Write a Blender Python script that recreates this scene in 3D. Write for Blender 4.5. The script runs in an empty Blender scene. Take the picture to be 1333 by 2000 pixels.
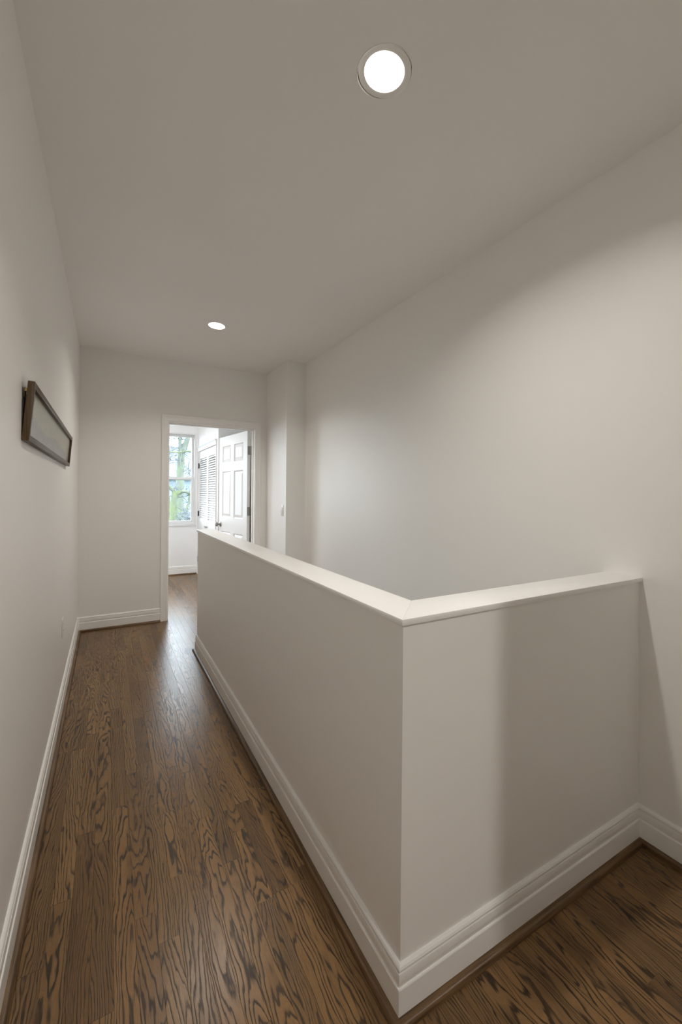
import bpy, bmesh, math, random
from mathutils import Vector, Matrix

random.seed(7)
scene = bpy.context.scene
COL = scene.collection

# ------------------------------------------------------------------ camera
CAM_H = 1.3182
YAW, ROLL = 0.5097, 0.0088
F_PX, CY_PX = 815.95, 962.38            # in the 1333 x 2000 frame
cam = bpy.data.cameras.new('camera')
cam.sensor_fit = 'VERTICAL'
cam.sensor_height = 36.0
cam.sensor_width = 24.0
cam.lens = F_PX / 2000 * 36.0
cam.shift_y = -(1000 - CY_PX) / 2000
cam.clip_start = 0.02
cam.clip_end = 300
cam_o = bpy.data.objects.new('camera', cam)
COL.objects.link(cam_o)
R_ = Vector((math.cos(YAW), -math.sin(YAW), 0))
U_ = Vector((0, 0, 1))
FW = Vector((math.sin(YAW), math.cos(YAW), 0))
right = R_ * math.cos(ROLL) + U_ * math.sin(ROLL)
up = -R_ * math.sin(ROLL) + U_ * math.cos(ROLL)
m = Matrix((right, up, -FW)).transposed().to_4x4()
m.translation = Vector((0, 0, CAM_H))
cam_o.matrix_world = m
scene.camera = cam_o

# ------------------------------------------------------------------ world (overcast sky) and exposure
SKY = 16.0
world = bpy.data.worlds.new('overcast_sky')
world.use_nodes = True
bg = world.node_tree.nodes['Background']
bg.inputs['Color'].default_value = (0.84, 0.92, 1.0, 1)
bg.inputs['Strength'].default_value = SKY
scene.world = world
LAMP_W = 8.3
ROOM_W = 27.0
LAMP_COL = (1.0, 0.958, 0.892)
vs = scene.view_settings
vs.view_transform = 'Standard'
vs.look = 'None'
vs.gamma = 1.0
vs.use_curve_mapping = False
vs.exposure = 0.0
scene.cycles.max_bounces = 10
scene.cycles.diffuse_bounces = 8
scene.cycles.glossy_bounces = 4
scene.cycles.transparent_max_bounces = 12
scene.cycles.sample_clamp_indirect = 6.0
scene.cycles.caustics_reflective = False
scene.cycles.caustics_refractive = False

# ------------------------------------------------------------------ dimensions (metres, floor z = 0)
XL, XR = -0.2375, 1.7931
YB = 4.5826
ZC = 2.6565
XP, YP = 1.5813, 3.9741
HX, HY, HE = 0.6541, 0.8421, 3.5868
CAPB, CAPT = 0.9865, 1.0030
HT = 0.122                       # half-wall thickness
WT = 0.12
YR = -2.6                        # rear end of the hall, behind the camera
NX, NY = 0.872, -0.30            # corner of the wall block behind the camera
OX1, OX2, OZ = 0.538, 1.447, 2.035   # doorway clear opening
FY, FXL, FXR = 7.0, -1.7, 2.1    # far room: window wall, left wall, right wall
CLX, CLY = 1.27, 5.60            # closet front plane and its near end
LIGHTS = [(0.76, 1.10), (0.76, 3.445), (0.76, -1.24)]
HOLE = 0.088

# ------------------------------------------------------------------ helpers
def newbm():
    return bmesh.new()

def box(bm, x0, x1, y0, y1, z0, z1, M=None):
    co = [(x0, y0, z0), (x1, y0, z0), (x1, y1, z0), (x0, y1, z0), (x0, y0, z1), (x1, y0, z1), (x1, y1, z1), (x0, y1, z1)]
    vsx = [bm.verts.new(M @ Vector(c) if M else c) for c in co]
    for f in ((3, 2, 1, 0), (4, 5, 6, 7), (0, 1, 5, 4), (1, 2, 6, 5), (2, 3, 7, 6), (3, 0, 4, 7)):
        bm.faces.new([vsx[i] for i in f])
    return vsx

def bevel_all(bm, w, seg=2):
    bmesh.ops.bevel(bm, geom=list(bm.edges), offset=w, segments=seg, profile=0.5, affect='EDGES', clamp_overlap=True)

def lathe(bm, prof, n=32, M=None, cap_end=False, cap_start=False):
    rings = []
    for r, z in prof:
        ring = []
        for i in range(n):
            a = 2 * math.pi * i / n
            p = Vector((r * math.cos(a), r * math.sin(a), z))
            ring.append(bm.verts.new(M @ p if M else p))
        rings.append(ring)
    for a, b in zip(rings, rings[1:]):
        for i in range(n):
            j = (i + 1) % n
            bm.faces.new((a[i], a[j], b[j], b[i]))
    if cap_start:
        bm.faces.new(list(reversed(rings[0])))
    if cap_end:
        bm.faces.new(rings[-1])

def sweep(bm, path, prof, side=1, start='flat', end='flat', fn=None, close=True):
    """profile points (d, h): d measured off the path to its left * side, h handed on as third coordinate"""
    fn = fn or (lambda p, h: Vector((p.x, p.y, h)))
    P = [Vector(p).to_2d() if len(p) > 2 else Vector(p) for p in path]
    dirs = [(b - a).normalized() for a, b in zip(P, P[1:])]
    nor = [Vector((-d.y, d.x)) * side for d in dirs]
    rings = []
    for i, p in enumerate(P):
        ring = []
        for d, h in prof:
            if i == 0:
                q = p + nor[0] * d + (dirs[0] * d if start == 'in' else Vector((0, 0)))
            elif i == len(P) - 1:
                q = p + nor[-1] * d - (dirs[-1] * d if end == 'in' else Vector((0, 0)))
            else:
                n1, n2 = nor[i - 1], nor[i]
                q = p + (n1 + n2) / (1 + n1.dot(n2)) * d
            ring.append(bm.verts.new(fn(q, h)))
        rings.append(ring)
    k = len(prof)
    for a, b in zip(rings, rings[1:]):
        for i in range(k if close else k - 1):
            j = (i + 1) % k
            bm.faces.new((a[i], a[j], b[j], b[i]))
    if close:
        bm.faces.new(rings[0])
        bm.faces.new(list(reversed(rings[-1])))

def tube(bm, pts, rad, n=10, wob=0.0):
    rings = []
    for i, p in enumerate(pts):
        p = Vector(p)
        a = Vector(pts[max(i - 1, 0)])
        b = Vector(pts[min(i + 1, len(pts) - 1)])
        t = (b - a).normalized()
        ref = Vector((0, 0, 1)) if abs(t.z) < 0.9 else Vector((1, 0, 0))
        e1 = t.cross(ref).normalized()
        e2 = t.cross(e1)
        r = rad[i] if isinstance(rad, (list, tuple)) else rad
        rings.append([bm.verts.new(p + (e1 * math.cos(2 * math.pi * k / n) + e2 * math.sin(2 * math.pi * k / n)) * r * (1 + random.uniform(-wob, wob))) for k in range(n)])
    for a, b in zip(rings, rings[1:]):
        for i in range(n):
            j = (i + 1) % n
            bm.faces.new((a[i], a[j], b[j], b[i]))
    bm.faces.new(rings[0])
    bm.faces.new(rings[-1])

def mk(name, bm, mat, parent=None, smooth=None):
    bmesh.ops.recalc_face_normals(bm, faces=bm.faces)
    me = bpy.data.meshes.new(name)
    bm.to_mesh(me)
    bm.free()
    if smooth is not None:
        me.shade_smooth()
        me.set_sharp_from_angle(angle=math.radians(smooth))
    if mat:
        me.materials.append(mat)
    o = bpy.data.objects.new(name, me)
    COL.objects.link(o)
    if parent:
        o.parent = parent
    return o

def mkbox(name, dims, mat, parent=None, bev=0.0, M=None):
    bm = newbm()
    box(bm, *dims)
    if bev:
        bevel_all(bm, bev)
    if M:
        bmesh.ops.transform(bm, matrix=M, verts=bm.verts)
    return mk(name, bm, mat, parent, smooth=35 if bev else None)

def empty(name, loc=(0, 0, 0), rz=0.0):
    o = bpy.data.objects.new(name, None)
    COL.objects.link(o)
    o.location = loc
    o.rotation_euler = (0, 0, rz)
    o.empty_display_size = 0.05
    return o

def tag(o, label, cat, group=None, kind=None):
    o['label'] = label
    o['category'] = cat
    if group:
        o['group'] = group
    if kind:
        o['kind'] = kind
    return o

def struct(o, label, cat):
    return tag(o, label, cat, kind='structure')

def copy_tree(o, parent=None):
    c = o.copy()
    COL.objects.link(c)
    c.parent = parent
    for ch in list(o.children):
        copy_tree(ch, c)
    return c

# ------------------------------------------------------------------ materials
class NT:
    def __init__(self, name):
        self.mat = bpy.data.materials.new(name)
        self.mat.use_nodes = True
        self.t = self.mat.node_tree
        self.b = self.t.nodes['Principled BSDF']
        self.out = self.t.nodes['Material Output']
    def n(self, typ, **kw):
        nd = self.t.nodes.new(typ)
        for k, v in kw.items():
            setattr(nd, k, v)
        return nd
    def l(self, a, b):
        self.t.links.new(a, b)
    def math(self, op, a, b=None, c=None):
        nd = self.n('ShaderNodeMath', operation=op)
        for i, v in enumerate((a, b, c)):
            if v is None:
                continue
            if isinstance(v, (int, float)):
                nd.inputs[i].default_value = v
            else:
                self.l(v, nd.inputs[i])
        return nd.outputs[0]
    def ramp(self, fac, stops):
        nd = self.n('ShaderNodeValToRGB')
        el = nd.color_ramp.elements
        while len(el) < len(stops):
            el.new(0.5)
        for e, (p, c) in zip(el, stops):
            e.position = p
            e.color = (*c, 1) if len(c) == 3 else c
        self.l(fac, nd.inputs[0])
        return nd.outputs[0]
    def noise(self, vec, scale, detail=3.0, rough=0.5, dist=0.0):
        nd = self.n('ShaderNodeTexNoise')
        nd.inputs['Scale'].default_value = scale
        nd.inputs['Detail'].default_value = detail
        nd.inputs['Roughness'].default_value = rough
        nd.inputs['Distortion'].default_value = dist
        if vec is not None:
            self.l(vec, nd.inputs['Vector'])
        return nd.outputs['Fac']
    def mapping(self, vec, scale=(1, 1, 1), loc=(0, 0, 0)):
        nd = self.n('ShaderNodeMapping')
        nd.inputs['Scale'].default_value = scale
        nd.inputs['Location'].default_value = loc
        self.l(vec, nd.inputs['Vector'])
        return nd.outputs[0]
    def mix(self, fac, a, b, blend='MIX'):
        nd = self.n('ShaderNodeMix', data_type='RGBA', blend_type=blend)
        for sock, v in ((nd.inputs[0], fac), (nd.inputs[6], a), (nd.inputs[7], b)):
            if isinstance(v, (int, float)):
                sock.default_value = v
            elif isinstance(v, tuple):
                sock.default_value = (*v, 1)
            else:
                self.l(v, sock)
        return nd.outputs[2]
    def bump(self, h, strength, dist):
        nd = self.n('ShaderNodeBump')
        nd.inputs['Strength'].default_value = strength
        nd.inputs['Distance'].default_value = dist
        self.l(h, nd.inputs['Height'])
        self.l(nd.outputs[0], self.b.inputs['Normal'])

def plain(name, col, rough=0.5, metal=0.0, spec=0.5, bump=None):
    k = NT(name)
    k.b.inputs['Base Color'].default_value = (*col, 1)
    k.b.inputs['Roughness'].default_value = rough
    k.b.inputs['Metallic'].default_value = metal
    k.b.inputs['Specular IOR Level'].default_value = spec
    if bump:
        sc, st, ds = bump
        g = k.n('ShaderNodeNewGeometry')
        k.bump(k.noise(g.outputs['Position'], sc, 3), st, ds)
    return k.mat

def paint(name, col, rough, var=0.02):
    k = NT(name)
    g = k.n('ShaderNodeNewGeometry')
    f = k.noise(g.outputs['Position'], 1.3, 3)
    lo = tuple(c * (1 - var) for c in col)
    hi = tuple(min(1, c * (1 + var)) for c in col)
    k.l(k.mix(f, lo, hi), k.b.inputs['Base Color'])
    k.b.inputs['Roughness'].default_value = rough
    k.b.inputs['Specular IOR Level'].default_value = 0.35
    k.bump(k.noise(g.outputs['Position'], 420, 2), 0.05, 0.001)
    return k.mat

M_WALL = paint('greige_wall_paint', (0.875, 0.863, 0.84), 0.42)
M_CEIL = paint('flat_ceiling_paint', (0.88, 0.863, 0.84), 0.9)
M_TRIM = paint('white_trim_paint', (0.90, 0.89, 0.87), 0.32, 0.01)
M_ROOM = paint('white_room_paint', (0.90, 0.90, 0.90), 0.5, 0.01)
M_DOOR = paint('white_door_paint', (0.80, 0.80, 0.80), 0.35, 0.01)
M_PLATE = plain('white_plastic', (0.84, 0.83, 0.81), 0.3)
M_NICKEL = plain('satin_nickel', (0.30, 0.285, 0.26), 0.35, 1.0)
M_DARKMETAL = plain('dark_bronze', (0.07, 0.065, 0.06), 0.45, 0.6)
M_BRASS = plain('aged_brass', (0.45, 0.33, 0.14), 0.35, 1.0)
M_STEEL = plain('steel_wire', (0.5, 0.5, 0.5), 0.3, 1.0)
M_BLACK = plain('black_backing', (0.015, 0.014, 0.013), 0.7)
M_CAN = plain('dark_can_interior', (0.05, 0.05, 0.05), 0.6)
M_RING = plain('white_lamp_trim', (0.88, 0.863, 0.84), 0.7)
M_SUB = plain('subfloor', (0.02, 0.014, 0.009), 0.9)

def wood_floor(name, light, dark, rough, gain=1.0):
    k = NT(name)
    geo = k.n('ShaderNodeNewGeometry')
    a1 = k.n('ShaderNodeAttribute', attribute_name='seed')
    a2 = k.n('ShaderNodeAttribute', attribute_name='org')
    seed = a1.outputs['Fac']
    sub = k.n('ShaderNodeVectorMath', operation='SUBTRACT')
    k.l(geo.outputs['Position'], sub.inputs[0])
    k.l(a2.outputs['Vector'], sub.inputs[1])
    sep = k.n('ShaderNodeSeparateXYZ')
    k.l(sub.outputs[0], sep.inputs[0])
    x, y = sep.outputs[0], sep.outputs[1]
    # per-plank random numbers
    wn = k.n('ShaderNodeTexWhiteNoise', noise_dimensions='1D')
    k.l(k.math('MULTIPLY', seed, 917.3), wn.inputs['W'])
    sc = k.n('ShaderNodeSeparateColor')
    k.l(wn.outputs['Color'], sc.inputs[0])
    r1, r2, r3 = sc.outputs[0], sc.outputs[1], sc.outputs[2]
    sh = k.math('MULTIPLY', seed, 431.0)
    def vec(sx, sy, oz=0.0):
        c = k.n('ShaderNodeCombineXYZ')
        k.l(k.math('MULTIPLY', x, sx), c.inputs[0])
        k.l(k.math('MULTIPLY', y, sy), c.inputs[1])
        k.l(k.math('ADD', sh, oz), c.inputs[2])
        return c.outputs[0]
    warp = k.noise(vec(13, 2.3), 1.0, 3, 0.5)
    warp2 = k.noise(vec(60, 11, 7), 1.0, 2, 0.5)
    wx = k.math('MULTIPLY_ADD', k.math('SUBTRACT', warp2, 0.5), 0.012, x)
    x0 = k.math('MULTIPLY', k.math('SUBTRACT', r1, 0.5), 0.075)
    dx = k.math('SUBTRACT', wx, x0)
    sq = k.math('MULTIPLY', dx, dx)
    k1 = k.math('MULTIPLY', k.math('GREATER_THAN', r3, 0.22), 1500.0)
    cath = k.math('MULTIPLY', sq, k1)
    straight = k.math('MULTIPLY', wx, k.math('MULTIPLY_ADD', k.math('LESS_THAN', r3, 0.22), 80.0, 14.0))
    ky = k.math('MULTIPLY', k.math('SUBTRACT', r2, 0.5), 20.0)
    alongy = k.math('MULTIPLY', y, ky)
    v = k.math('ADD', k.math('ADD', cath, straight), k.math('ADD', alongy, k.math('MULTIPLY', warp, 10.0)))
    fine = k.noise(vec(420, 16, 5), 1.0, 2, 0.5)
    v = k.math('MULTIPLY_ADD', fine, 0.40, v)
    fr = k.math('FRACT', v)
    # narrow dark latewood line with a soft shoulder
    line = k.ramp(fr, [(0.0, (0.30,) * 3), (0.07, (0.0,) * 3), (0.20, (0.10,) * 3), (0.36, (0.88,) * 3), (0.86, (1.0,) * 3), (1.0, (0.30,) * 3)])
    fr2 = k.math('FRACT', k.math('MULTIPLY', v, 3.0))
    line2 = k.ramp(fr2, [(0.0, (0.75,) * 3), (0.14, (0.0,) * 3), (0.40, (1.0,) * 3), (0.9, (1.0,) * 3), (1.0, (0.75,) * 3)])
    pores = k.noise(vec(950, 22, 3), 1.0, 2, 0.6)
    pr = k.ramp(pores, [(0.34, (0.35,) * 3), (0.56, (1.0,) * 3)])
    broad = k.noise(vec(22, 2.0, 11), 1.0, 3, 0.6)
    amount = k.ramp(broad, [(0.30, (0.62,) * 3), (0.52, (1.0,) * 3)])
    inv = k.math('SUBTRACT', 1.0, line)
    dk = k.math('MULTIPLY', inv, amount)
    dk = k.math('MULTIPLY_ADD', k.math('SUBTRACT', 1.0, pr), 0.22, dk)
    dk = k.math('MULTIPLY_ADD', k.math('SUBTRACT', 1.0, line2), 0.26, dk)
    dk = k.math('MULTIPLY', k.math('MINIMUM', dk, 1.0), 0.93)
    tone = k.mix(r2, tuple(c * 0.78 for c in light), tuple(c * 1.14 for c in light))
    tone = k.mix(k.math('MULTIPLY', r1, 0.35), tone, (light[0] * 1.05, light[1] * 0.86, light[2] * 0.72))
    # now and then a plank that took the stain much darker
    tone = k.mix(k.math('MULTIPLY', k.math('GREATER_THAN', r1, 0.92), 0.40), tone, dark)
    patch = k.noise(vec(9, 1.6, 23), 1.0, 2, 0.5)
    tone = k.mix(k.ramp(patch, [(0.55, (0.0,) * 3), (0.80, (0.45,) * 3)]), tone, dark)
    col = k.mix(dk, tone, dark)
    k.l(col, k.b.inputs['Base Color'])
    rr = k.math('MULTIPLY_ADD', dk, 0.10, rough)
    k.l(rr, k.b.inputs['Roughness'])
    k.b.inputs['Specular IOR Level'].default_value = 0.34
    k.bump(k.math('SUBTRACT', 1.0, dk), 0.25, 0.0004)
    return k.mat

M_FLOOR = wood_floor('stained_oak_floor', (0.272, 0.160, 0.070), (0.024, 0.014, 0.008), 0.25)

def wood_trim(name, c1, c2, axis, rough=0.4, sc=1.0):
    k = NT(name)
    tc = k.n('ShaderNodeNewGeometry')
    s = [170 * sc, 170 * sc, 170 * sc]
    s[axis] = 5 * sc
    f = k.noise(k.mapping(tc.outputs['Position'], tuple(s)), 1.0, 4, 0.6, 0.4)
    k.l(k.ramp(f, [(0.32, c2), (0.62, c1)]), k.b.inputs['Base Color'])
    k.b.inputs['Roughness'].default_value = rough
    k.bump(f, 0.2, 0.0005)
    return k.mat

M_SHOE_Y = wood_trim('stained_shoe_along_hall', (0.19, 0.108, 0.046), (0.06, 0.034, 0.016), 1)
M_SHOE_X = wood_trim('stained_shoe_across_hall', (0.19, 0.108, 0.046), (0.06, 0.034, 0.016), 0)
M_FRAME_Y = wood_trim('walnut_frame_rail', (0.10, 0.062, 0.038), (0.05, 0.03, 0.017), 1, 0.42)
M_FRAME_Z = wood_trim('walnut_frame_side', (0.105, 0.058, 0.022), (0.05, 0.026, 0.009), 2, 0.45)
M_TREAD = wood_trim('stained_stair_tread', (0.16, 0.09, 0.045), (0.05, 0.028, 0.014), 0)

def emission(name, col, st):
    k = NT(name)
    e = k.n('ShaderNodeEmission')
    e.inputs[0].default_value = (*col, 1)
    e.inputs[1].default_value = st
    k.l(e.outputs[0], k.out.inputs[0])
    return k.mat
M_LENS = emission('lit_lamp_lens', (1.0, 0.95, 0.86), 6.0)

def glass_pane(name):
    k = NT(name)
    tr = k.n('ShaderNodeBsdfTransparent')
    tr.inputs[0].default_value = (0.93, 0.96, 0.97, 1)
    gl = k.n('ShaderNodeBsdfGlossy')
    gl.inputs['Roughness'].default_value = 0.02
    fz = k.n('ShaderNodeFresnel')
    fz.inputs[0].default_value = 1.45
    mx = k.n('ShaderNodeMixShader')
    k.l(fz.outputs[0], mx.inputs[0])
    k.l(tr.outputs[0], mx.inputs[1])
    k.l(gl.outputs[0], mx.inputs[2])
    k.l(mx.outputs[0], k.out.inputs[0])
    return k.mat
M_GLASS = glass_pane('clear_window_glass')

# ------------------------------------------------------------------ floor: planks, each its own piece
PW = 0.0572
GAP = 0.0003
PLX0 = HX - 16 * PW
def in_view(x, y):
    xr = x * math.cos(YAW) - y * math.sin(YAW)
    d = x * math.sin(YAW) + y * math.cos(YAW)
    if d < 0.2:
        return 0
    u = 666.5 + F_PX * xr / d
    v = CY_PX + F_PX * CAM_H / d
    if not (-40 < u < 1373 and v < 2040):
        return 0
    return 1 / (d * d * d)

floor_root = mkbox('floor', (XL - 0.3, XR + WT, YR, HY, -0.24, -0.020), M_SUB)
def floor_piece(x0, x1, y0, y1):
    bm = newbm()
    bm.from_mesh(floor_root.data)
    box(bm, x0, x1, y0, y1, -0.24, -0.020)
    bm.to_mesh(floor_root.data)
    bm.free()
floor_piece(XL - 0.3, HX + 0.06, HY, YB + WT)
floor_piece(HX + 0.06, XR + WT, HE + 0.003, YB + WT)
floor_piece(FXL - 0.2, FXR + 0.2, YB + WT, FY + 0.1)
struct(floor_root, 'dark stained oak strip floor running down the hall into the far room', 'floor')

planks = []          # (x0, x1, y0, y1)
def lay(xa, xb, ya, yb):
    i0 = math.floor((xa - PLX0) / PW)
    x = PLX0 + i0 * PW
    while x < xb - 0.002:
        rnd = random.Random(int(round((x - PLX0) / PW)) * 7919 + int(ya * 100) + 31)
        y = ya - rnd.uniform(0.0, 0.7)
        while y < yb:
            ln = rnd.choice((0.32, 0.45, 0.6, 0.75, 0.9, 1.1))
            y1 = y + ln
            if yb - y1 < 0.15:
                y1 = yb
            a, b = max(x, xa), min(x + PW, xb)
            c, d = max(y, ya), min(y1, yb)
            if b - a > 0.004 and d - c > 0.01:
                planks.append((a, b, c, d))
            y = y1
        x += PW
lay(XL, HX, YR, FY)                        # passage beside the half wall, on into the far room
lay(HX, NX, YR, NY)
lay(HX, XR, NY, HY)                        # landing in front of the half wall
lay(HX, XR, HE, YB)                        # top landing behind the half wall
lay(HX, OX2, YB, YB + WT)
lay(HX, FXR, YB + WT, FY)
lay(FXL, XL, YB + WT, FY)

def plank_geo(bm, p, sl, ol):
    a, b, c, d = p
    g = GAP / 2
    e = 0.0003
    z0, z1 = -0.019, 0.0
    vs0 = [(a + g, c + g, z0), (b - g, c + g, z0), (b - g, d - g, z0), (a + g, d - g, z0)]
    vs1 = [(q[0], q[1], z1 - e) for q in vs0]
    h = g + e
    vs2 = [(a + h, c + h, z1), (b - h, c + h, z1), (b - h, d - h, z1), (a + h, d - h, z1)]
    V = [bm.verts.new(q) for q in vs0 + vs1 + vs2]
    fs = []
    for s in (0, 4):
        for i in range(4):
            j = (i + 1) % 4
            fs.append(bm.faces.new((V[s + i], V[s + j], V[s + 4 + j], V[s + 4 + i])))
    fs.append(bm.faces.new((V[8], V[9], V[10], V[11])))
    seed = random.random()
    org = Vector(((a + b) / 2, (c + d) / 2 + random.uniform(-0.3, 0.3), 0))
    for v in V:
        v[sl] = seed
        v[ol] = org

scored = []
for p in planks:
    s = 0
    for fx in (0.1, 0.5, 0.9):
        for fy in (0.05, 0.35, 0.65, 0.95):
            X = p[0] + (p[1] - p[0]) * fx
            Y = p[2] + (p[3] - p[2]) * fy
            hid = (X > HX * Y / HE + 0.02 and Y > HE and X > HX) or (HX < X and HY < Y < YB and Y > HE) or (Y > HE and X > Y * 1.30 / 7.0 + 0.02)
            s += 0 if hid else in_view(X, Y)
    scored.append((s * (p[3] - p[2]), p))
scored.sort(key=lambda t: -t[0])
n_single = min(295, sum(1 for s, p in scored if s > 0))
for s, p in scored[:n_single]:
    bm = newbm()
    sl = bm.verts.layers.float.new('seed')
    ol = bm.verts.layers.float_vector.new('org')
    plank_geo(bm, p, sl, ol)
    mk('plank', bm, M_FLOOR, floor_root)
bm = newbm()
sl = bm.verts.layers.float.new('seed')
ol = bm.verts.layers.float_vector.new('org')
for s, p in scored[n_single:]:
    plank_geo(bm, p, sl, ol)
rest = mk('remaining_planks', bm, M_FLOOR, floor_root)
rest['kind'] = 'stuff'

# ------------------------------------------------------------------ walls
ZT = ZC + 0.16
def wall(name, boxes, mat, label):
    bm = newbm()
    for b in boxes:
        box(bm, *b)
    return struct(mk(name, bm, mat), label, 'wall')

wall('wall_left', [(XL - WT, XL, YR - WT, YB, -0.24, ZT)], M_WALL, 'long greige painted wall behind the framed panorama')
wall('wall_back', [(FXL - 0.2, OX1, YB, YB + WT, -0.24, ZT), (OX2, FXR + 0.2, YB, YB + WT, -0.24, ZT), (OX1, OX2, YB, YB + WT, OZ, ZT)], M_WALL,
     'greige end wall of the hall holding the open doorway')
wall('wall_right', [(XR, XR + WT, NY, YB, -3.0, ZT)], M_WALL, 'tall greige wall rising beside the open stairwell')
wall('wall_pier', [(XP, XR, YP, YB, -0.02, ZT)], M_WALL, 'narrow boxed-out pier beside the doorway carrying the light switch')
wall('wall_rear', [(XL - WT, NX, YR - WT, YR, -0.24, ZT)], M_WALL, 'plain greige wall closing the hall behind the viewpoint')
wall('wall_block', [(NX, XR + WT, YR - WT, NY, -0.24, ZT)], M_WALL, 'greige wall block standing opposite the front of the half wall')

# L-shaped half wall round the stairwell
bm = newbm()
pts = [(HX, HY), (XR, HY), (XR, HY + HT), (HX + HT, HY + HT), (HX + HT, HE), (HX, HE)]
lo = [bm.verts.new((x, y, -0.24)) for x, y in pts]
hi = [bm.verts.new((x, y, CAPB)) for x, y in pts]
bm.faces.new(lo)
bm.faces.new(hi)
for i in range(6):
    j = (i + 1) % 6
    bm.faces.new((lo[i], lo[j], hi[j], hi[i]))
half = struct(mk('wall_stairwell', bm, M_WALL), 'L-shaped greige half wall with white cap guarding the stairwell', 'half wall')
ov, ovi = 0.010, 0.008
def cap_seg(poly):
    bm = newbm()
    lo = [bm.verts.new((x, y, CAPB)) for x, y in poly]
    hi = [bm.verts.new((x, y, CAPT)) for x, y in poly]
    bm.faces.new(lo)
    bm.faces.new(hi)
    for i in range(len(poly)):
        j = (i + 1) % len(poly)
        bm.faces.new((lo[i], lo[j], hi[j], hi[i]))
    bmesh.ops.recalc_face_normals(bm, faces=bm.faces)
    bevel_all(bm, 0.0016, 2)
    c = mk('cap', bm, M_TRIM, half, smooth=40)
    c['label'] = 'white painted cap board'
oc, ic = (HX - ov, HY - ov), (HX + HT + ovi, HY + HT + ovi)
cap_seg([oc, ic, (HX + HT + ovi, HE + ov), (HX - ov, HE + ov)])
cap_seg([oc, (XR, HY - ov), (XR, HY + HT + ovi), ic])

# walls round the stair flight below floor level
wall('wall_stair_lower', [(HX, HX + HT, HY - 1.6, HE, -3.0, -0.25), (HX, XR, HE + 0.002, HE + 0.10, -3.0, -0.25), (HX, XR, HY - 1.7, HY - 1.6, -3.0, -0.25)], M_WALL,
     'greige walls enclosing the stair flight below floor level')
struct(mkbox('floor_lower', (HX, XR + WT, HY - 1.7, HE + 0.1, -3.06, -2.80), M_SUB), 'dark lower floor at the foot of the stairs', 'floor')

# staircase going down from the far landing
st = tag(empty('staircase', (HX + HT, HE, 0)), 'wooden stair flight descending behind the half wall', 'stairs')
W = XR - HX - HT
for i in range(13):
    z = -0.19 * (i + 1)
    y1 = -0.25 * i
    mkbox('riser', (0.002, W - 0.002, y1 - 0.018, y1, z, z + 0.16 + (0.005 if i else 0.0)), M_TRIM, st)
    mkbox('tread', (0.002, W - 0.002, y1 - 0.27, y1 - 0.019, z - 0.026, z), M_TREAD, st, bev=0.004)

# ceiling with round openings for the downlights
bm = newbm()
cx = LIGHTS[0][0]
S = 0.14
ys = [YR]
for ly in sorted(l[1] for l in LIGHTS):
    ys += [ly - S, ly + S]
ys.append(YB)
def quad(x0, x1, y0, y1, z):
    bm.faces.new([bm.verts.new(c) for c in ((x0, y0, z), (x1, y0, z), (x1, y1, z), (x0, y1, z))])
quad(XL - 0.05, cx - S, YR, YB, ZC)
quad(cx + S, XR + 0.05, YR, YB, ZC)
for i in range(0, len(ys) - 1, 2):
    quad(cx - S, cx + S, ys[i], ys[i + 1], ZC)
for lx, ly in LIGHTS:
    n = 48
    inner, outer, topr = [], [], []
    for i in range(n):
        a = 2 * math.pi * i / n
        c, s = math.cos(a), math.sin(a)
        k = S / max(abs(c), abs(s))
        inner.append(bm.verts.new((lx + HOLE * c, ly + HOLE * s, ZC)))
        outer.append(bm.verts.new((lx + k * c, ly + k * s, ZC)))
        topr.append(bm.verts.new((lx + HOLE * c, ly + HOLE * s, ZC + 0.013)))
    for i in range(n):
        j = (i + 1) % n
        bm.faces.new((inner[i], inner[j], outer[j], outer[i]))
        bm.faces.new((inner[i], inner[j], topr[j], topr[i]))
box(bm, XL - 0.05, XR + 0.05, YR, YB, ZC + 0.13, ZC + 0.16)
me = bpy.data.meshes.new('ceiling')
bmesh.ops.recalc_face_normals(bm, faces=bm.faces)
bm.to_mesh(me)
bm.free()
me.materials.append(M_CEIL)
ceil = bpy.data.objects.new('ceiling', me)
COL.objects.link(ceil)
struct(ceil, 'flat greige painted hall ceiling with recessed downlights', 'ceiling')

# ------------------------------------------------------------------ baseboards with stained shoe moulding
BASE = [(0.0, 0.0), (0.0150, 0.0), (0.0150, 0.0825), (0.0140, 0.0850), (0.0100, 0.0855), (0.0100, 0.0875), (0.0118, 0.0920), (0.0124, 0.1020), (0.0122, 0.1120),
        (0.0112, 0.1180), (0.0055, 0.1188), (0.0055, 0.1212), (0.0102, 0.1220), (0.0104, 0.1265), (0.0080, 0.1315), (0.0040, 0.1350), (0.0, 0.1358)]
SHOE = [(0.0150, 0.0), (0.0335, 0.0), (0.0332, 0.006), (0.0312, 0.0115), (0.0270, 0.0160), (0.0215, 0.0185), (0.0150, 0.0190)]
def baseboard(name, path, side, label, start='in', end='in', shoe=True, shoe_mats=None):
    bm = newbm()
    sweep(bm, path, BASE, side, start, end)
    o = struct(mk(name, bm, M_TRIM, smooth=20), label, 'baseboard')
    if shoe:
        # one moulding per straight run, mitred at the corners
        n = len(path) - 1
        bm = newbm()
        sweep(bm, path, SHOE, side, start, end)
        d = Vector(path[1]) - Vector(path[0])
        sh = mk('shoe_moulding', bm, M_SHOE_Y if abs(d.y) > abs(d.x) else M_SHOE_X, o, smooth=50)
        sh['label'] = 'dark stained shoe moulding'
        sh.data.materials.append(M_SHOE_X)
        sh.data.materials.append(M_SHOE_Y)
        for p in sh.data.polygons:
            nx, ny = abs(p.normal.x), abs(p.normal.y)
            if nx > ny + 0.05:
                p.material_index = 2
            elif ny > nx + 0.05:
                p.material_index = 1
    return o

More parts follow.
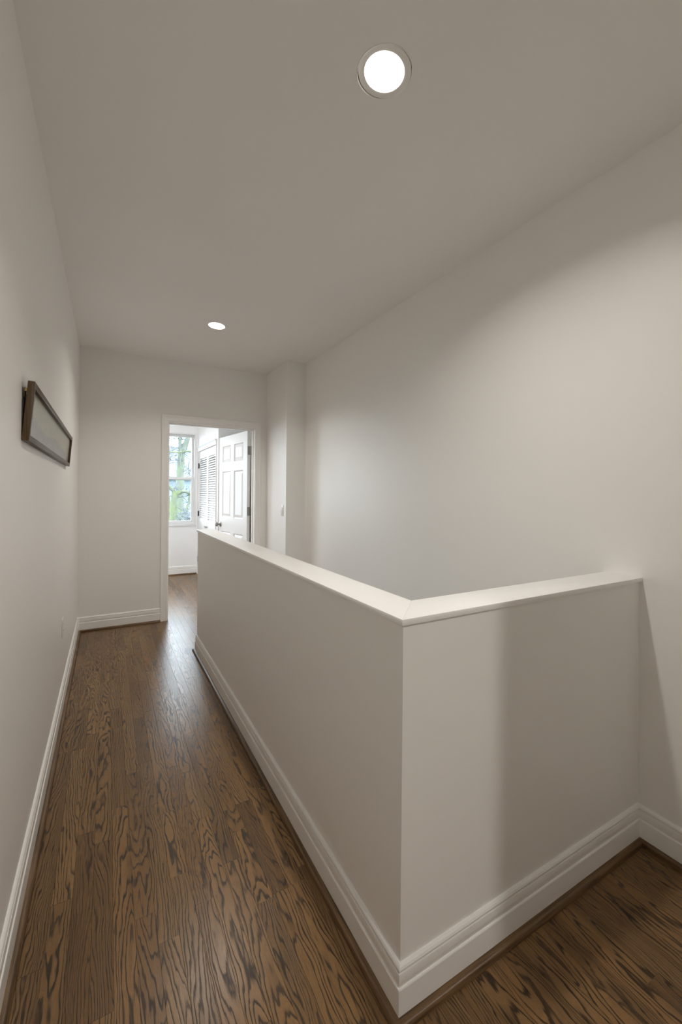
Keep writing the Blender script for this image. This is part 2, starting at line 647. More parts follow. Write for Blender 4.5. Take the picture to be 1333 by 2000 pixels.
baseboard('baseboard_stairwell', [(XR, HY), (HX, HY), (HX, HE), (HX + HT, HE)], 1, 'white moulded baseboard wrapping the foot of the half wall', 'in', 'flat')
baseboard('baseboard_left', [(XL, YR), (XL, YB)], -1, 'white moulded baseboard along the wall below the framed panorama')
CW = 0.066       # casing width
CX1, CX2 = OX1 - CW, OX2 + CW
baseboard('baseboard_back', [(XL, YB), (CX1, YB)], -1, 'white moulded baseboard between the corner and the doorway', 'in', 'flat')
baseboard('baseboard_right', [(XR, NY), (XR, HY)], 1, 'white moulded baseboard on the tall wall in front of the half wall')
baseboard('baseboard_pier', [(XP, YB), (XP, YP), (XR, YP)], -1, 'white moulded baseboard round the boxed-out pier', 'in', 'flat')
baseboard('baseboard_block', [(NX, YR), (NX, NY), (XR, NY)], 1, 'white moulded baseboard round the wall block opposite the half wall', 'flat', 'in')

# ------------------------------------------------------------------ doorway trim
CAS = [(0.0, 0.0), (0.0, 0.009), (0.004, 0.011), (0.010, 0.0115), (0.014, 0.0095), (0.040, 0.0125), (0.046, 0.0165), (0.052, 0.0175), (0.062, 0.0175), (CW, 0.0150), (CW, 0.0)]
def casing(bm, x1, x2, zt, yface, sgn, prof=CAS):
    # path seen in the wall plane; d grows away from the opening
    sweep(bm, [(x1, 0.0), (x1, zt), (x2, zt), (x2, 0.0)], prof, 1, 'flat', 'flat', fn=lambda p, h: Vector((p.x, yface + sgn * h, p.y)))
t1 = struct(empty('trim_1', (0, 0, 0)), 'white moulded casing and jamb round the open hall doorway', 'door trim')
bm = newbm()
casing(bm, OX1, OX2, OZ, YB, -1)
mk('casing', bm, M_TRIM, t1, smooth=25)
bm = newbm()
casing(bm, OX1, OX2, OZ, YB + WT, 1)
mk('casing', bm, M_TRIM, t1, smooth=25)
bm = newbm()
jt = 0.017
box(bm, OX1, OX1 + 0.004, YB, YB + WT, 0, OZ)
box(bm, OX2 - 0.004, OX2, YB, YB + WT, 0, OZ)
box(bm, OX1 + 0.004, OX2 - 0.004, YB, YB + WT, OZ - 0.012, OZ)
mk('jamb', bm, M_TRIM, t1)
bm = newbm()
box(bm, OX1 + 0.004, OX1 + 0.015, YB + 0.045, YB + 0.075, 0, OZ - 0.012)
box(bm, OX2 - 0.015, OX2 - 0.004, YB + 0.045, YB + 0.075, 0, OZ - 0.012)
box(bm, OX1 + 0.015, OX2 - 0.015, YB + 0.045, YB + 0.075, OZ - 0.024, OZ - 0.012)
mk('door_stop', bm, M_TRIM, t1)

# ------------------------------------------------------------------ six panel door, standing open
DW, DT, DH = 0.885, 0.035, 2.010
door = struct(empty('door_1', (1.447, YB + WT + 0.012, 0), -math.radians(82.5)), 'white six panel door standing open into the far room', 'door')
y0, y1 = -0.050, -0.050 + DT           # hall face, room face (closed position)
xa, xb = -0.004 - DW, -0.004
z0, z1 = 0.012, 0.012 + DH
st_w, mid_w = 0.115, 0.10
rows = [(0.235, 0.812), (0.996, 1.576), (1.690, 1.900)]
xm = (xa + xb) / 2
cols = [(xa + st_w, xm - mid_w / 2), (xm + mid_w / 2, xb - st_w)]
bm = newbm()
box(bm, xa, xa + st_w, y0, y1, z0, z1)
box(bm, xb - st_w, xb, y0, y1, z0, z1)
box(bm, xm - mid_w / 2, xm + mid_w / 2, y0, y1, z0, z1)
zz = [z0] + [v for r in rows for v in r] + [z1]
for i in range(0, len(zz), 2):
    for c in cols:
        box(bm, c[0], c[1], y0, y1, zz[i], zz[i + 1])
mk('frame', bm, M_DOOR, door)
for r in rows:
    for c in cols:
        bm = newbm()
        ym = (y0 + y1) / 2
        box(bm, c[0], c[1], ym - 0.004, ym + 0.004, r[0], r[1])
        for s in (-1, 1):
            # raised field with sloping border, both faces
            a = 0.012
            b = 0.045
            q = [(c[0] + a, r[0] + a), (c[1] - a, r[0] + a), (c[1] - a, r[1] - a), (c[0] + a, r[1] - a)]
            w = [(c[0] + b, r[0] + b), (c[1] - b, r[0] + b), (c[1] - b, r[1] - b), (c[0] + b, r[1] - b)]
            A = [bm.verts.new((px, ym + s * 0.004, pz)) for px, pz in q]
            B = [bm.verts.new((px, ym + s * 0.0145, pz)) for px, pz in w]
            for i in range(4):
                j = (i + 1) % 4
                bm.faces.new((A[i], A[j], B[j], B[i]))
            bm.faces.new(B)
            # sticking: sloped edge of the frame down to the panel
            o_ = [(c[0], r[0]), (c[1], r[0]), (c[1], r[1]), (c[0], r[1])]
            O = [bm.verts.new((px, ym + s * 0.0165, pz)) for px, pz in o_]
            A2 = [bm.verts.new((px, ym + s * 0.0042, pz)) for px, pz in q]
            for i in range(4):
                j = (i + 1) % 4
                bm.faces.new((O[i], O[j], A2[j], A2[i]))
        mk('panel', bm, M_DOOR, door)
for s in (-1, 1):
    bm = newbm()
    yy = y0 if s < 0 else y1
    Mx = Matrix.Translation((xa + 0.065, yy, 0.895)) @ Matrix.Rotation(math.radians(90 if s < 0 else -90), 4, 'X')
    lathe(bm, [(0.001, 0.0), (0.033, 0.0), (0.033, 0.004), (0.028, 0.009), (0.012, 0.011), (0.010, 0.030), (0.014, 0.036), (0.026, 0.044), (0.029, 0.054), (0.026, 0.063), (0.014, 0.069), (0.001, 0.070)], 24, Mx)
    k = mk('knob', bm, M_NICKEL, door, smooth=40)
    k['label'] = 'round satin nickel knob'
for hz in (0.24, 1.045, 1.745):
    bm = newbm()
    box(bm, xb, xb + 0.0022, y0 + 0.004, y1, hz, hz + 0.10)
    for q in range(3):
        box(bm, xb + 0.0022, xb + 0.003, y0 + 0.014 + 0.004 * (q % 2), y0 + 0.020 + 0.004 * (q % 2), hz + 0.018 + q * 0.03, hz + 0.024 + q * 0.03)
    lathe(bm, [(0.001, hz - 0.004), (0.005, hz - 0.004), (0.0075, hz), (0.0075, hz + 0.10), (0.005, hz + 0.104), (0.001, hz + 0.104)], 14, Matrix.Translation((0.0035, -0.004, 0)))
    box(bm, 0.0005, 0.0025, -0.050, -0.004, hz, hz + 0.10, Matrix.Translation((-0.004, 0, 0)) @ Matrix.Rotation(math.radians(82.5), 4, 'Z'))
    h = mk('hinge', bm, M_NICKEL, door, smooth=40)
    h['label'] = 'satin nickel butt hinge'

# ------------------------------------------------------------------ far room shell
WIN = [(0.40, 1.24), (-0.95, -0.11)]
WZ0, WZ1 = 0.765, 2.245
fy2 = FY + 0.16
bl = []
xs = [FXL - 0.2] + [v for w in sorted(WIN) for v in w] + [FXR + 0.2]
for i in range(0, len(xs), 2):
    bl.append((xs[i], xs[i + 1], FY, fy2, -0.24, ZT))
for w in WIN:
    bl.append((w[0], w[1], FY, fy2, -0.24, WZ0))
    bl.append((w[0], w[1], FY, fy2, WZ1, ZT))
wall('wall_far', bl, M_ROOM, 'bright white window wall at the end of the far room')
wall('wall_far_left', [(FXL - 0.2, FXL, YB + WT, FY, -0.24, ZT)], M_ROOM, 'white side wall of the far room opposite the closet')
wall('wall_far_right', [(FXR, FXR + 0.2, YB + WT, FY, -0.24, ZT)], M_ROOM, 'white side wall of the far room behind the open door')
CZ = 1.955     # top of the closet doors
CA, CB = 5.715, 6.955
wall('wall_closet', [(CLX, CLX + 0.09, CLY, CA, 0, ZT), (CLX, CLX + 0.09, CB, FY, 0, ZT), (CLX, CLX + 0.09, CA, CB, CZ, ZT), (CLX + 0.09, FXR, CLY, CLY + 0.09, 0, ZT)], M_ROOM,
     'white closet wall framing the louvered doors')
struct(mkbox('ceiling_far', (FXL - 0.2, FXR + 0.2, YB + WT, FY, ZC + 0.02, ZT), M_ROOM), 'white ceiling of the far room', 'ceiling')
baseboard('baseboard_far', [(FXL, FY), (CLX, FY)], -1, 'white moulded baseboard below the window in the far room')
# closet casing
t2 = struct(empty('trim_2'), 'white casing round the louvered closet doors', 'door trim')
bm = newbm()
sweep(bm, [(CA, 0.0), (CA, CZ), (CB, CZ), (CB, 0.0)], [(0, 0), (0, 0.010), (0.010, 0.012), (0.030, 0.012), (0.036, 0.017), (0.044, 0.017), (0.044, 0)], 1, 'flat', 'flat', fn=lambda p, h: Vector((CLX - h, p.x, p.y)))
mk('casing', bm, M_DOOR, t2, smooth=25)
bm = newbm()
sweep(bm, [(CA - 0.044, CZ + 0.044), (CB + 0.044, CZ + 0.044)], [(0, 0), (0, 0.018), (0.008, 0.026), (0.018, 0.030), (0.026, 0.034), (0.026, 0)], 1, 'flat', 'flat', fn=lambda p, h: Vector((CLX - h, p.x, p.y)))
mk('crown_strip', bm, M_DOOR, t2, smooth=25)

# louvered closet doors
def louver_door(name, hinge_far, label):
    """local frame: leaf in the YZ plane, y from 0 to w, front face towards -x"""
    w = (CB - CA) / 2 - 0.003
    root = struct(empty(name, (CLX + 0.012, CA + (0.0015 if not hinge_far else w + 0.0045), 0)), label, 'closet door')
    sw, tk = 0.048, 0.028
    zr = [(0.015, 0.150), (0.700, 0.885), (1.835, CZ - 0.004)]
    for a in (0, w - sw):
        mkbox('stile', (0, tk, a, a + sw, 0.015, CZ - 0.004), M_DOOR, root, bev=0.002)
    for a, b in zr:
        mkbox('rail', (0.001, tk - 0.001, sw, w - sw, a, b), M_DOOR, root, bev=0.002)
    bm = newbm()
    box(bm, -0.018, 0.018, sw - 0.004, w - sw + 0.004, -0.0032, 0.0032, Matrix.Rotation(math.radians(-52), 4, 'Y'))
    first = mk('slat', bm, M_DOOR, root)
    k = 0
    for lo_, hi_ in ((zr[0][1], zr[1][0]), (zr[1][1], zr[2][0])):
        n = int(round((hi_ - lo_) / 0.0345))
        for i in range(n):
            o = first if k == 0 else first.copy()
            if k:
                COL.objects.link(o)
                o.parent = root
            o.location = (tk / 2, 0, lo_ + (i + 0.5) * (hi_ - lo_) / n)
            k += 1
    bm = newbm()
    ky = 0.035 if hinge_far else w - 0.035
    lathe(bm, [(0.001, 0.0), (0.008, 0.0), (0.005, 0.004), (0.005, 0.014), (0.010, 0.019), (0.013, 0.026), (0.010, 0.032), (0.001, 0.034)], 16, Matrix.Translation((0, ky, 0.797)) @ Matrix.Rotation(math.radians(-90), 4, 'Y'))
    kn = mk('knob', bm, M_NICKEL, root, smooth=40)
    kn['label'] = 'small nickel knob'
    for hz in (0.20, 0.925, 1.685):
        bm = newbm()
        hy = w + 0.002 if hinge_far else -0.002
        lathe(bm, [(0.001, hz), (0.0075, hz), (0.0075, hz + 0.085), (0.001, hz + 0.085)], 12, Matrix.Translation((-0.012, hy, 0)))
        s = -1 if hinge_far else 1
        ya, yb = sorted((hy, hy + s * 0.014))
        box(bm, -0.006, 0.0, ya, yb, hz + 0.004, hz + 0.081)
        h = mk('hinge', bm, M_DARKMETAL, root, smooth=40)
        h['label'] = 'dark metal hinge'
    return root
louver_door('door_2', True, 'white louvered closet door beside the window')
louver_door('door_3', False, 'white louvered closet door beside the open six panel door')

# ------------------------------------------------------------------ double-hung windows
def make_window(name, loc, rz, w, label):
    root = struct(empty(name, loc, rz), label, 'window')
    h = WZ1 - WZ0
    j = 0.022
    bm = newbm()
    for b in ((0, j, 0.0, 0.16, 0, h), (w - j, w, 0.0, 0.16, 0, h), (j, w - j, 0.0, 0.16, h - j, h), (j, w - j, 0.05, 0.16, 0, 0.03)):
        box(bm, *b)
    mk('frame', bm, M_DOOR, root)
    bm = newbm()
    box(bm, -0.0, w, -0.012, 0.05, 0, 0.030)
    bevel_all(bm, 0.004)
    mk('sill', bm, M_DOOR, root, smooth=35)
    zm = 1.525 - WZ0
    def sash(nm, ya, yb, za, zb, top, bot, sid):
        a, b = j + 0.001, w - j - 0.001
        bm = newbm()
        box(bm, a, a + sid, ya, yb, za, zb)
        box(bm, b - sid, b, ya, yb, za, zb)
        box(bm, a + sid, b - sid, ya, yb, zb - top, zb)
        box(bm, a + sid, b - sid, ya, yb, za, za + bot)
        s = mk(nm, bm, M_DOOR, root)
        p = mkbox('pane', (a + sid, b - sid, (ya + yb) / 2 - 0.002, (ya + yb) / 2 + 0.002, za + bot, zb - top), M_GLASS, s)
        return s
    sash('upper_sash', 0.105, 0.140, zm - 0.026, h - j, 0.034, 0.040, 0.032)
    sash('lower_sash', 0.066, 0.101, 0.031, zm + 0.022, 0.040, 0.052, 0.040)
    lk = newbm()
    box(lk, w / 2 - 0.03, w / 2 + 0.03, 0.070, 0.098, zm + 0.022, zm + 0.034)
    bevel_all(lk, 0.003)
    mk('sash_lock', lk, M_NICKEL, root)
    pl = bpy.data.lights.new('sky_portal', 'AREA')
    pl.shape = 'RECTANGLE'
    pl.size, pl.size_y = w - 2 * j, h - 0.05
    pl.cycles.is_portal = True
    po = bpy.data.objects.new('sky_portal', pl)
    COL.objects.link(po)
    po.parent = root
    po.location = (w / 2, 0.165, h / 2)
    po.rotation_euler = (math.radians(-90), 0, 0)
    return root
make_window('window_1', (WIN[0][0], FY, WZ0), 0, WIN[0][1] - WIN[0][0], 'white double-hung window beside the louvered closet')
make_window('added_window_2', (WIN[1][0], FY, WZ0), 0, WIN[1][1] - WIN[1][0], 'unseen white double-hung window added to bring more daylight into the far room')  # hidden from the camera, added only for extra daylight in the far room

# ------------------------------------------------------------------ recessed gimbal downlights
def downlight(x, y, label, tilt_dir, tilt, aim_dir, aim, power, group='recessed gimbal downlights'):
    root = tag(empty('recessed_downlight', (x, y, ZC)), label, 'downlight', group)
    bm = newbm()
    lathe(bm, [(0.0862, 0.006), (0.0862, -0.0006), (0.0870, -0.0012), (0.0888, -0.0012), (0.0896, -0.0002), (0.0882, -0.0002)], 48)
    mk('trim_ring', bm, M_RING, root, smooth=40)
    bm = newbm()
    lathe(bm, [(0.0868, 0.012), (0.0868, 0.115), (0.03, 0.118), (0.001, 0.118)], 32)
    mk('can', bm, M_CAN, root, smooth=40)
    ax = Vector((-math.sin(tilt_dir), math.cos(tilt_dir), 0))
    # gimbal leans so that its lower face turns towards tilt_dir
    Rm = Matrix.Rotation(-math.radians(tilt), 4, ax)
    T = Matrix.Translation((0, 0, 0.004)) @ Rm
    bm = newbm()
    lathe(bm, [(0.0640, 0.020), (0.0642, -0.0030), (0.0665, -0.0040), (0.0815, -0.0040), (0.0845, -0.0022), (0.0848, 0.0040), (0.0790, 0.0200)], 48, T)
    mk('gimbal', bm, M_RING, root, smooth=40)
    bm = newbm()
    lathe(bm, [(0.0640, 0.001), (0.0625, -0.0008), (0.040, -0.003), (0.001, -0.004)], 40, T)
    mk('lens', bm, M_LENS, root, smooth=60)
    ld = bpy.data.lights.new('lamp_light', 'AREA')
    ld.shape = 'DISK'
    ld.size = 0.080
    ld.energy = power
    ld.color = LAMP_COL
    ld.spread = math.radians(132)
    lo = bpy.data.objects.new('lamp_light', ld)
    COL.objects.link(lo)
    lo.parent = root
    ax2 = Vector((-math.sin(aim_dir), math.cos(aim_dir), 0))
    lo.matrix_local = Matrix.Translation((0, 0, -0.016)) @ Matrix.Rotation(-math.radians(aim), 4, ax2)
    return root
downlight(*LIGHTS[0], 'recessed gimbal downlight above the corner of the half wall', math.radians(170), 6, 0.0, 9, LAMP_W)
downlight(*LIGHTS[1], 'recessed gimbal downlight in the ceiling near the doorway wall', math.radians(200), 3, math.pi, 4, LAMP_W)
downlight(*LIGHTS[2], 'recessed gimbal downlight behind the viewpoint beside the wall block', math.radians(90), 22, math.radians(90), 22, LAMP_W * 1.4)

# ------------------------------------------------------------------ added flush ceiling lamps, out of view, brightening the far room
M_SHADE = emission("added_lamp_shade", (0.97, 0.985, 1.0), 4.0)
def added_ceiling_lamp(x, y, power, label):
    cl = tag(empty('added_ceiling_lamp', (x, y, ZC + 0.02)), label, 'added ceiling lamp', 'added flush lamps of the far room')
    bm = newbm()
    lathe(bm, [(0.001, 0.0), (0.17, 0.0), (0.17, -0.022), (0.155, -0.030), (0.001, -0.030)], 40)
    mk('base', bm, M_NICKEL, cl, smooth=40)
    bm = newbm()
    lathe(bm, [(0.158, -0.030), (0.156, -0.055), (0.130, -0.080), (0.080, -0.096), (0.001, -0.102)], 40)
    mk('shade', bm, M_SHADE, cl, smooth=60)
    ld = bpy.data.lights.new('lamp_light', 'AREA')
    ld.shape = 'DISK'
    ld.size = 0.26
    ld.energy = power
    ld.color = (0.97, 0.985, 1.0)
    lo = bpy.data.objects.new('lamp_light', ld)
    COL.objects.link(lo)
    lo.parent = cl
    lo.location = (0, 0, -0.106)
added_ceiling_lamp(-0.60, 5.95, ROOM_W, 'unseen round flush lamp added to brighten the window end of the far room')
added_ceiling_lamp(-0.20, 4.98, ROOM_W * 0.36, 'unseen round flush lamp added to brighten the far room just inside its doorway')

# ------------------------------------------------------------------ framed panorama leaning off the left wall
PY0, PY1 = 1.626, 3.235
PH = 0.189
lean = math.atan2(0.0155, PH)
pic = tag(empty('framed_picture', (XL, PY0, 1.4745)), 'long narrow landscape panorama in a dark walnut frame on the wall', 'picture')
pic.rotation_euler = (0, lean, 0)
PL = PY1 - PY0
rw, rt = 0.020, 0.020      # rail width, frame depth
bm = newbm()
def rail(name, y0_, y1_, z0_, z1_, mat):
    bm = newbm()
    box(bm, 0.0005, rt, y0_, y1_, z0_, z1_)
    bevel_all(bm, 0.0018)
    return mk(name, bm, mat, pic, smooth=40)
rail('top_rail', rw, PL - rw, PH - rw, PH, M_FRAME_Y)
rail('bottom_rail', rw, PL - rw, 0, rw, M_FRAME_Y)
rail('side_rail', 0, rw, 0, PH, M_FRAME_Z)
rail('side_rail', PL - rw, PL, 0, PH, M_FRAME_Z)
mkbox('backing', (0.002, 0.006, rw, PL - rw, rw, PH - rw), M_BLACK, pic)
k = NT('hazy_landscape_print')
tc = k.n('ShaderNodeTexCoord')
sp = k.n('ShaderNodeSeparateXYZ')
k.l(tc.outputs['Object'], sp.inputs[0])
zf = k.math('DIVIDE', sp.outputs[2], PH)
hz = k.noise(k.mapping(tc.outputs['Object'], (1, 3.2, 9)), 1.0, 4, 0.55)
ridge = k.math('MULTIPLY_ADD', k.math('SUBTRACT', hz, 0.5), 0.55, zf)
slope = k.math('MULTIPLY_ADD', sp.outputs[1], 0.10, ridge)
base = k.ramp(slope, [(0.20, (0.30, 0.30, 0.32)), (0.44, (0.27, 0.27, 0.28)), (0.54, (0.37, 0.37, 0.30)), (0.75, (0.41, 0.41, 0.32)), (1.0, (0.43, 0.43, 0.34))])
spk = k.noise(k.mapping(tc.outputs['Object'], (1, 40, 60)), 1.0, 3, 0.6)
k.l(k.mix(0.25, base, k.ramp(spk, [(0.3, (0.24, 0.24, 0.22)), (0.7, (0.42, 0.42, 0.38))])), k.b.inputs['Base Color'])
k.b.inputs['Roughness'].default_value = 0.22
k.b.inputs['Specular IOR Level'].default_value = 0.4
pr = mkbox('print', (0.0061, 0.0085, rw, PL - rw, rw, PH - rw), k.mat, pic)
pr['label'] = 'pale misty landscape print'
bm = newbm()
box(bm, -0.007, -0.0002, 0.010, 0.028, PH - 0.034, PH - 0.022)
box(bm, -0.0075, -0.0055, 0.008, 0.030, PH - 0.052, PH - 0.020)
bevel_all(bm, 0.0008, 1)
hb = mk('hanger', bm, M_BRASS, pic)
hb['label'] = 'small brass hanger plate'
bm = newbm()
tube(bm, [(-0.004, 0.02, PH - 0.05), (-0.006, 0.3, PH - 0.042), (-0.007, PL / 2, PH - 0.030), (-0.006, PL - 0.3, PH - 0.042), (-0.004, PL - 0.02, PH - 0.05)], 0.0008, 6)
mk('hanging_wire', bm, M_STEEL, pic)

# ------------------------------------------------------------------ outlet and switch
def wall_plate(name, loc, rz, label, cat, outlet):
    root = tag(empty(name, loc, rz), label, cat)       # local: plate in XZ plane facing -y
    mkbox('plate', (-0.035, 0.035, -0.0055, 0, -0.0575, 0.0575), M_PLATE, root, bev=0.002)
    if outlet:
        for dz in (-0.0195, 0.0195):
            r = mkbox('receptacle', (-0.0165, 0.0165, -0.0075, -0.005, dz - 0.0145, dz + 0.0145), M_PLATE, root, bev=0.001)
            for sx in (-0.006, 0.006):
                mkbox('slot', (sx - 0.001, sx + 0.001, -0.0077, -0.0074, dz - 0.003, dz + 0.006), M_BLACK, r)
    else:
        mkbox('rocker_surround', (-0.0175, 0.0175, -0.0068, -0.005, -0.0345, 0.0345), M_PLATE, root, bev=0.0008)
        mkbox('rocker', (-0.0155, 0.0155, -0.0105, -0.006, -0.0325, 0.0325), M_PLATE, root, bev=0.001, M=Matrix.Rotation(math.radians(4), 4, 'X'))
        mkbox('dimmer_slider', (0.0185, 0.0215, -0.0085, -0.005, -0.028, 0.010), M_PLATE, root)
    for dz in (-0.048, 0.048):
        bm = newbm()
        lathe(bm, [(0.0005, 0), (0.0032, 0), (0.0028, 0.0012), (0.0005, 0.0014)], 12, Matrix.Translation((0, -0.0054, dz)) @ Matrix.Rotation(math.radians(90), 4, 'X'))
        mk('screw', bm, M_PLATE, root)
    return root
wall_plate('wall_outlet', (XL, 3.055, 0.480), math.radians(90), 'white duplex outlet low on the wall beneath the framed panorama', 'outlet', True)
wall_plate('light_switch', (XP, 4.075, 1.130), math.radians(-90), 'white rocker light switch on the pier beside the doorway', 'light switch', False)

# ------------------------------------------------------------------ outside: mossy trees, neighbouring house, ground
def bark(name, moss, brown, amt):
    k = NT(name)
    g = k.n('ShaderNodeNewGeometry')
    f = k.noise(g.outputs['Position'], 5.0, 5, 0.6)
    f2 = k.noise(g.outputs['Position'], 40.0, 3, 0.6)
    c = k.mix(k.ramp(f, [(amt - 0.1, (0,) * 3), (amt + 0.12, (1,) * 3)]), moss, brown)
    c = k.mix(0.35, c, k.mix(f2, tuple(q * 0.45 for q in moss), tuple(min(1, q * 1.5) for q in moss)))
    k.l(c, k.b.inputs['Base Color'])
    k.b.inputs['Roughness'].default_value = 0.95
    k.bump(f2, 0.6, 0.03)
    return k.mat
M_MOSS = bark('moss_covered_bark', (0.085, 0.105, 0.046), (0.075, 0.08, 0.07), 0.52)
M_BARK = bark('lichen_bark', (0.085, 0.105, 0.065), (0.08, 0.08, 0.07), 0.50)
M_TWIG = plain('grey_twigs', (0.075, 0.085, 0.09), 0.9)

def ray_at(u, v, Y):
    """point at depth Y (world y) along the sight line through a photo pixel, used for the distant trees"""
    a, b = (u - 666.5) / F_PX, -(v - CY_PX) / F_PX
    xr = a * math.cos(ROLL) - b * math.sin(ROLL)
    z = a * math.sin(ROLL) + b * math.cos(ROLL)
    d = R_ * xr + FW + U_ * z
    t = Y / d.y
    return Vector((0, 0, CAM_H)) + d * t

def smooth_path(pts, n=4):
    P = [Vector(p) for p in pts]
    out = []
    for i in range(len(P) - 1):
        p0, p1, p2, p3 = P[max(i - 1, 0)], P[i], P[i + 1], P[min(i + 2, len(P) - 1)]
        for k in range(n):
            t = k / n
            out.append(0.5 * ((2 * p1) + (p2 - p0) * t + (2 * p0 - 5 * p1 + 4 * p2 - p3) * t * t + (3 * p1 - p0 - 3 * p2 + p3) * t ** 3))
    out.append(P[-1])
    return out

def branch(name, pts, r0, r1, mat, parent, n=12, wob=0.12):
    P = smooth_path(pts)
    k = len(P)
    bm = newbm()
    tube(bm, [p - parent.location for p in P], [r0 + (r1 - r0) * i / (k - 1) for i in range(k)], n, wob)
    return mk(name, bm, mat, parent, smooth=80)

def twigs(parent, starts, n, length, r, mat, rnd, updown=0.4):
    bm = newbm()
    for _ in range(n):
        p = Vector(rnd.choice(starts)) - parent.location
        d = Vector((rnd.uniform(-1, 1), rnd.uniform(-0.6, 0.6), rnd.uniform(-updown, 1))).normalized()
        pts = [p]
        L = length * rnd.uniform(0.4, 1.2)
        for s in range(5):
            d = (d + Vector((rnd.uniform(-0.35, 0.35), rnd.uniform(-0.35, 0.35), rnd.uniform(-0.30, 0.35)))).normalized()
            p = p + d * L / 5
            pts.append(p)
        tube(bm, pts, [r * (1 - 0.16 * i) for i in range(6)], 4)
    o = mk('twigs', bm, mat, parent)
    o['kind'] = 'stuff'
    o['label'] = 'tangle of fine bare twigs'
    return o

GZ = -5.6
rn = random.Random(3)
Y1 = 13.0
base1 = ray_at(338, 1024, Y1)
tree1 = tag(empty('mossy_tree', (base1.x - 0.15, Y1, GZ)), 'green mossy tree with arching branches outside the lower window sash', 'tree', 'trees outside the window')
a = [(base1.x - 0.15, Y1, GZ), (base1.x - 0.1, Y1, -2.0), base1, ray_at(339, 995, Y1), ray_at(341, 968, Y1), ray_at(343, 960, Y1)]
branch('trunk', a, 0.13, 0.075, M_MOSS, tree1, 16)
br = [ray_at(343, 966, Y1), ray_at(337, 956, Y1), ray_at(330, 950, Y1), ray_at(318, 943, Y1 - 0.3), ray_at(300, 925, Y1 - 0.6)]
branch('branch', br, 0.055, 0.03, M_MOSS, tree1)
br2 = [ray_at(343, 966, Y1), ray_at(352, 961, Y1), ray_at(362, 960, Y1 + 0.1), ray_at(371, 965, Y1 + 0.2), ray_at(376, 976, Y1 + 0.2), ray_at(381, 992, Y1 + 0.2)]
branch('branch', br2, 0.055, 0.038, M_MOSS, tree1)
br3 = [ray_at(371, 967, Y1 + 0.2), ray_at(369, 982, Y1 + 0.1), ray_at(362, 1000, Y1), ray_at(352, 1014, Y1), ray_at(346, 1030, Y1)]
branch('branch', br3, 0.035, 0.045, M_MOSS, tree1)
twigs(tree1, [tuple(p) for p in br + br2 + br3], 150, 0.55, 0.009, M_TWIG, rn)

b2 = ray_at(326, 1020, Y1 + 0.6)
tree2 = tag(empty('mossy_tree', (b2.x, Y1 + 0.6, GZ)), 'slender mossy trunk half hidden by the door casing outside the window', 'tree', 'trees outside the window')
branch('trunk', [(b2.x, Y1 + 0.6, GZ), b2, ray_at(327, 985, Y1 + 0.6), ray_at(322, 930, Y1 + 0.6), ray_at(310, 840, Y1 + 0.6)], 0.13, 0.06, M_MOSS, tree2)

Y3 = 17.0
b3 = ray_at(350, 1060, Y3)
tree3 = tag(empty('lichen_tree', (b3.x, Y3, GZ)), 'grey-green leaning tree forking outside the upper window sash', 'tree', 'trees outside the window')
f3 = ray_at(355, 884, Y3)
branch('trunk', [(b3.x - 0.2, Y3, GZ), b3, ray_at(352, 960, Y3), ray_at(352, 925, Y3), ray_at(354, 900, Y3), f3], 0.16, 0.12, M_BARK, tree3, 14)
br = [f3, ray_at(361, 872, Y3), ray_at(366, 858, Y3), ray_at(371, 842, Y3), ray_at(377, 815, Y3), ray_at(390, 770, Y3)]
branch('branch', br, 0.13, 0.05, M_BARK, tree3, 14)
bl_ = [f3, ray_at(352, 872, Y3), ray_at(352, 858, Y3), ray_at(349, 835, Y3), ray_at(345, 800, Y3)]
branch('branch', bl_, 0.085, 0.04, M_BARK, tree3)
bh = [ray_at(378, 882, Y3 - 0.6), ray_at(366, 881.5, Y3 - 0.5), ray_at(355, 883.5, Y3 - 0.4), ray_at(342, 883, Y3 - 0.6), ray_at(328, 882.5, Y3 - 0.9), ray_at(300, 880, Y3 - 1.2)]
branch('branch', bh, 0.035, 0.028, M_MOSS, tree3)
twigs(tree3, [tuple(p) for p in br + bl_ + bh] + [tuple(ray_at(rn.uniform(325, 380), rn.uniform(845, 930), Y3 + rn.uniform(-0.5, 1.0))) for _ in range(30)], 240, 1.0, 0.010, M_TWIG, rn)

# ivy-like shrub low outside
b4 = ray_at(368, 1012, 12.0)
shrub = tag(empty('bare_shrub', (b4.x, 12.0, GZ)), 'grey twiggy shrub tangled against the mossy branches', 'shrub')
branch('stem', [(b4.x, 12.0, GZ), (b4.x + 0.05, 12.0, -2.0), b4], 0.09, 0.05, M_TWIG, shrub)
twigs(shrub, [tuple(ray_at(rn.uniform(357, 380), rn.uniform(985, 1035), 12.0 + rn.uniform(-0.3, 0.3))) for _ in range(16)] + [tuple(b4)], 130, 0.45, 0.010, M_TWIG, rn)

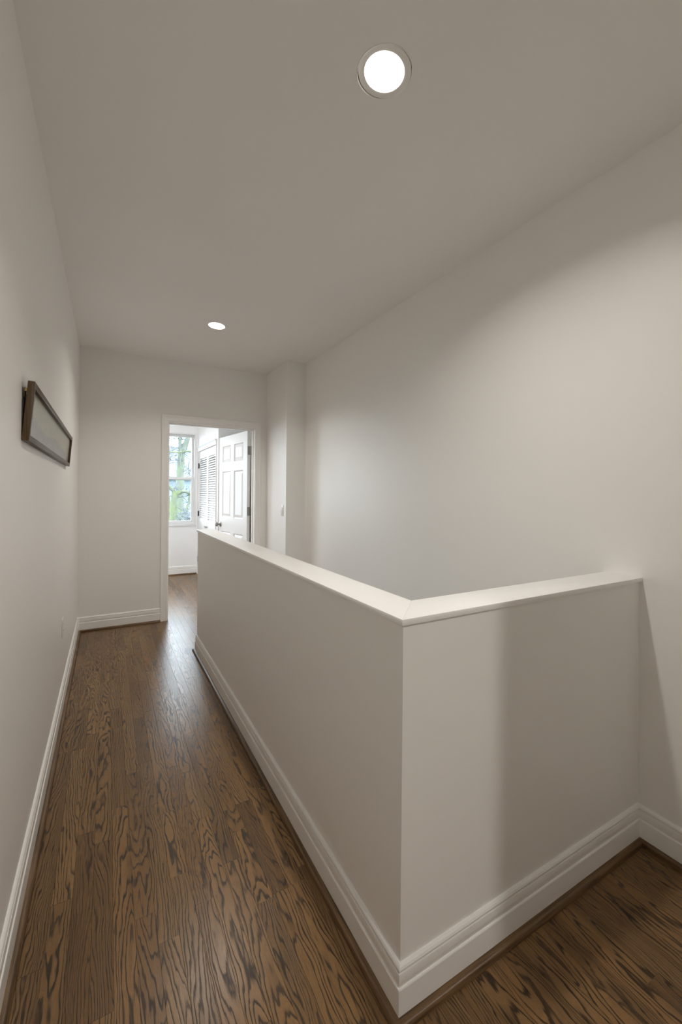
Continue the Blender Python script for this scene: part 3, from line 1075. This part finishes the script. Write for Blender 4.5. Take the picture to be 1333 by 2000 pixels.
# neighbouring house
k = NT('pale_blue_clapboard')
g = k.n('ShaderNodeNewGeometry')
sp = k.n('ShaderNodeSeparateXYZ')
k.l(g.outputs['Position'], sp.inputs[0])
fr = k.math('FRACT', k.math('DIVIDE', sp.outputs[2], 0.16))
k.l(k.ramp(fr, [(0.0, (0.09, 0.12, 0.145)), (0.16, (0.14, 0.18, 0.21)), (1.0, (0.145, 0.185, 0.215))]), k.b.inputs['Base Color'])
k.b.inputs['Roughness'].default_value = 0.8
M_CLAP = k.mat
M_ROOF = plain('slate_roof', (0.07, 0.085, 0.10), 0.8, bump=(12, 0.4, 0.02))
M_HWIN = plain('dark_house_glass', (0.03, 0.045, 0.06), 0.1)
M_HTRIM = plain('white_house_trim', (0.17, 0.19, 0.20), 0.6)
HYN = 27.0
house = tag(empty('neighbour_house', (5.0, HYN, GZ)), 'pale blue clapboard house beyond the trees outside the window', 'house')
mkbox('body', (-12, 10, 0, 8, 0, 7.6), M_CLAP, house)
bm = newbm()
v = [bm.verts.new(c) for c in ((-12.4, -0.4, 7.6), (10.4, -0.4, 7.6), (10.4, 8.4, 7.6), (-12.4, 8.4, 7.6), (-12.4, 4, 10.0), (10.4, 4, 10.0))]
for f in ((0, 1, 5, 4), (2, 3, 4, 5), (0, 4, 3), (1, 2, 5), (3, 2, 1, 0)):
    bm.faces.new([v[i] for i in f])
mk('roof', bm, M_ROOF, house)
for wx in (-5.4, -3.6, -1.55, -0.15, 1.6, 3.4):
    for wz in (1.2, 4.3):
        fbm = newbm()
        t = 0.10
        box(fbm, wx, wx + t, -0.05, 0.01, wz, wz + 1.7)
        box(fbm, wx + 0.95 - t, wx + 0.95, -0.05, 0.01, wz, wz + 1.7)
        box(fbm, wx + t, wx + 0.95 - t, -0.05, 0.01, wz, wz + t)
        box(fbm, wx + t, wx + 0.95 - t, -0.05, 0.01, wz + 1.7 - t, wz + 1.7)
        box(fbm, wx + t, wx + 0.95 - t, -0.05, 0.01, wz + 0.81, wz + 0.88)
        wo = mk('window', fbm, M_HTRIM, house)
        mkbox('pane', (wx + t, wx + 0.95 - t, -0.02, -0.005, wz + t, wz + 1.7 - t), M_HWIN, wo)
for px in (-2.2, 1.1):
    bm = newbm()
    box(bm, px, px + 0.10, -0.12, -0.02, 0, 7.6)
    mk('downspout', bm, M_HTRIM, house)
k = NT('damp_garden_ground')
g = k.n('ShaderNodeNewGeometry')
k.l(k.ramp(k.noise(g.outputs['Position'], 0.8, 4), [(0.35, (0.06, 0.07, 0.035)), (0.65, (0.10, 0.095, 0.07))]), k.b.inputs['Base Color'])
k.b.inputs['Roughness'].default_value = 1.0
struct(mkbox('ground', (-40, 50, -20, 60, GZ - 0.5, GZ), k.mat), 'damp garden ground below the far window', 'ground')
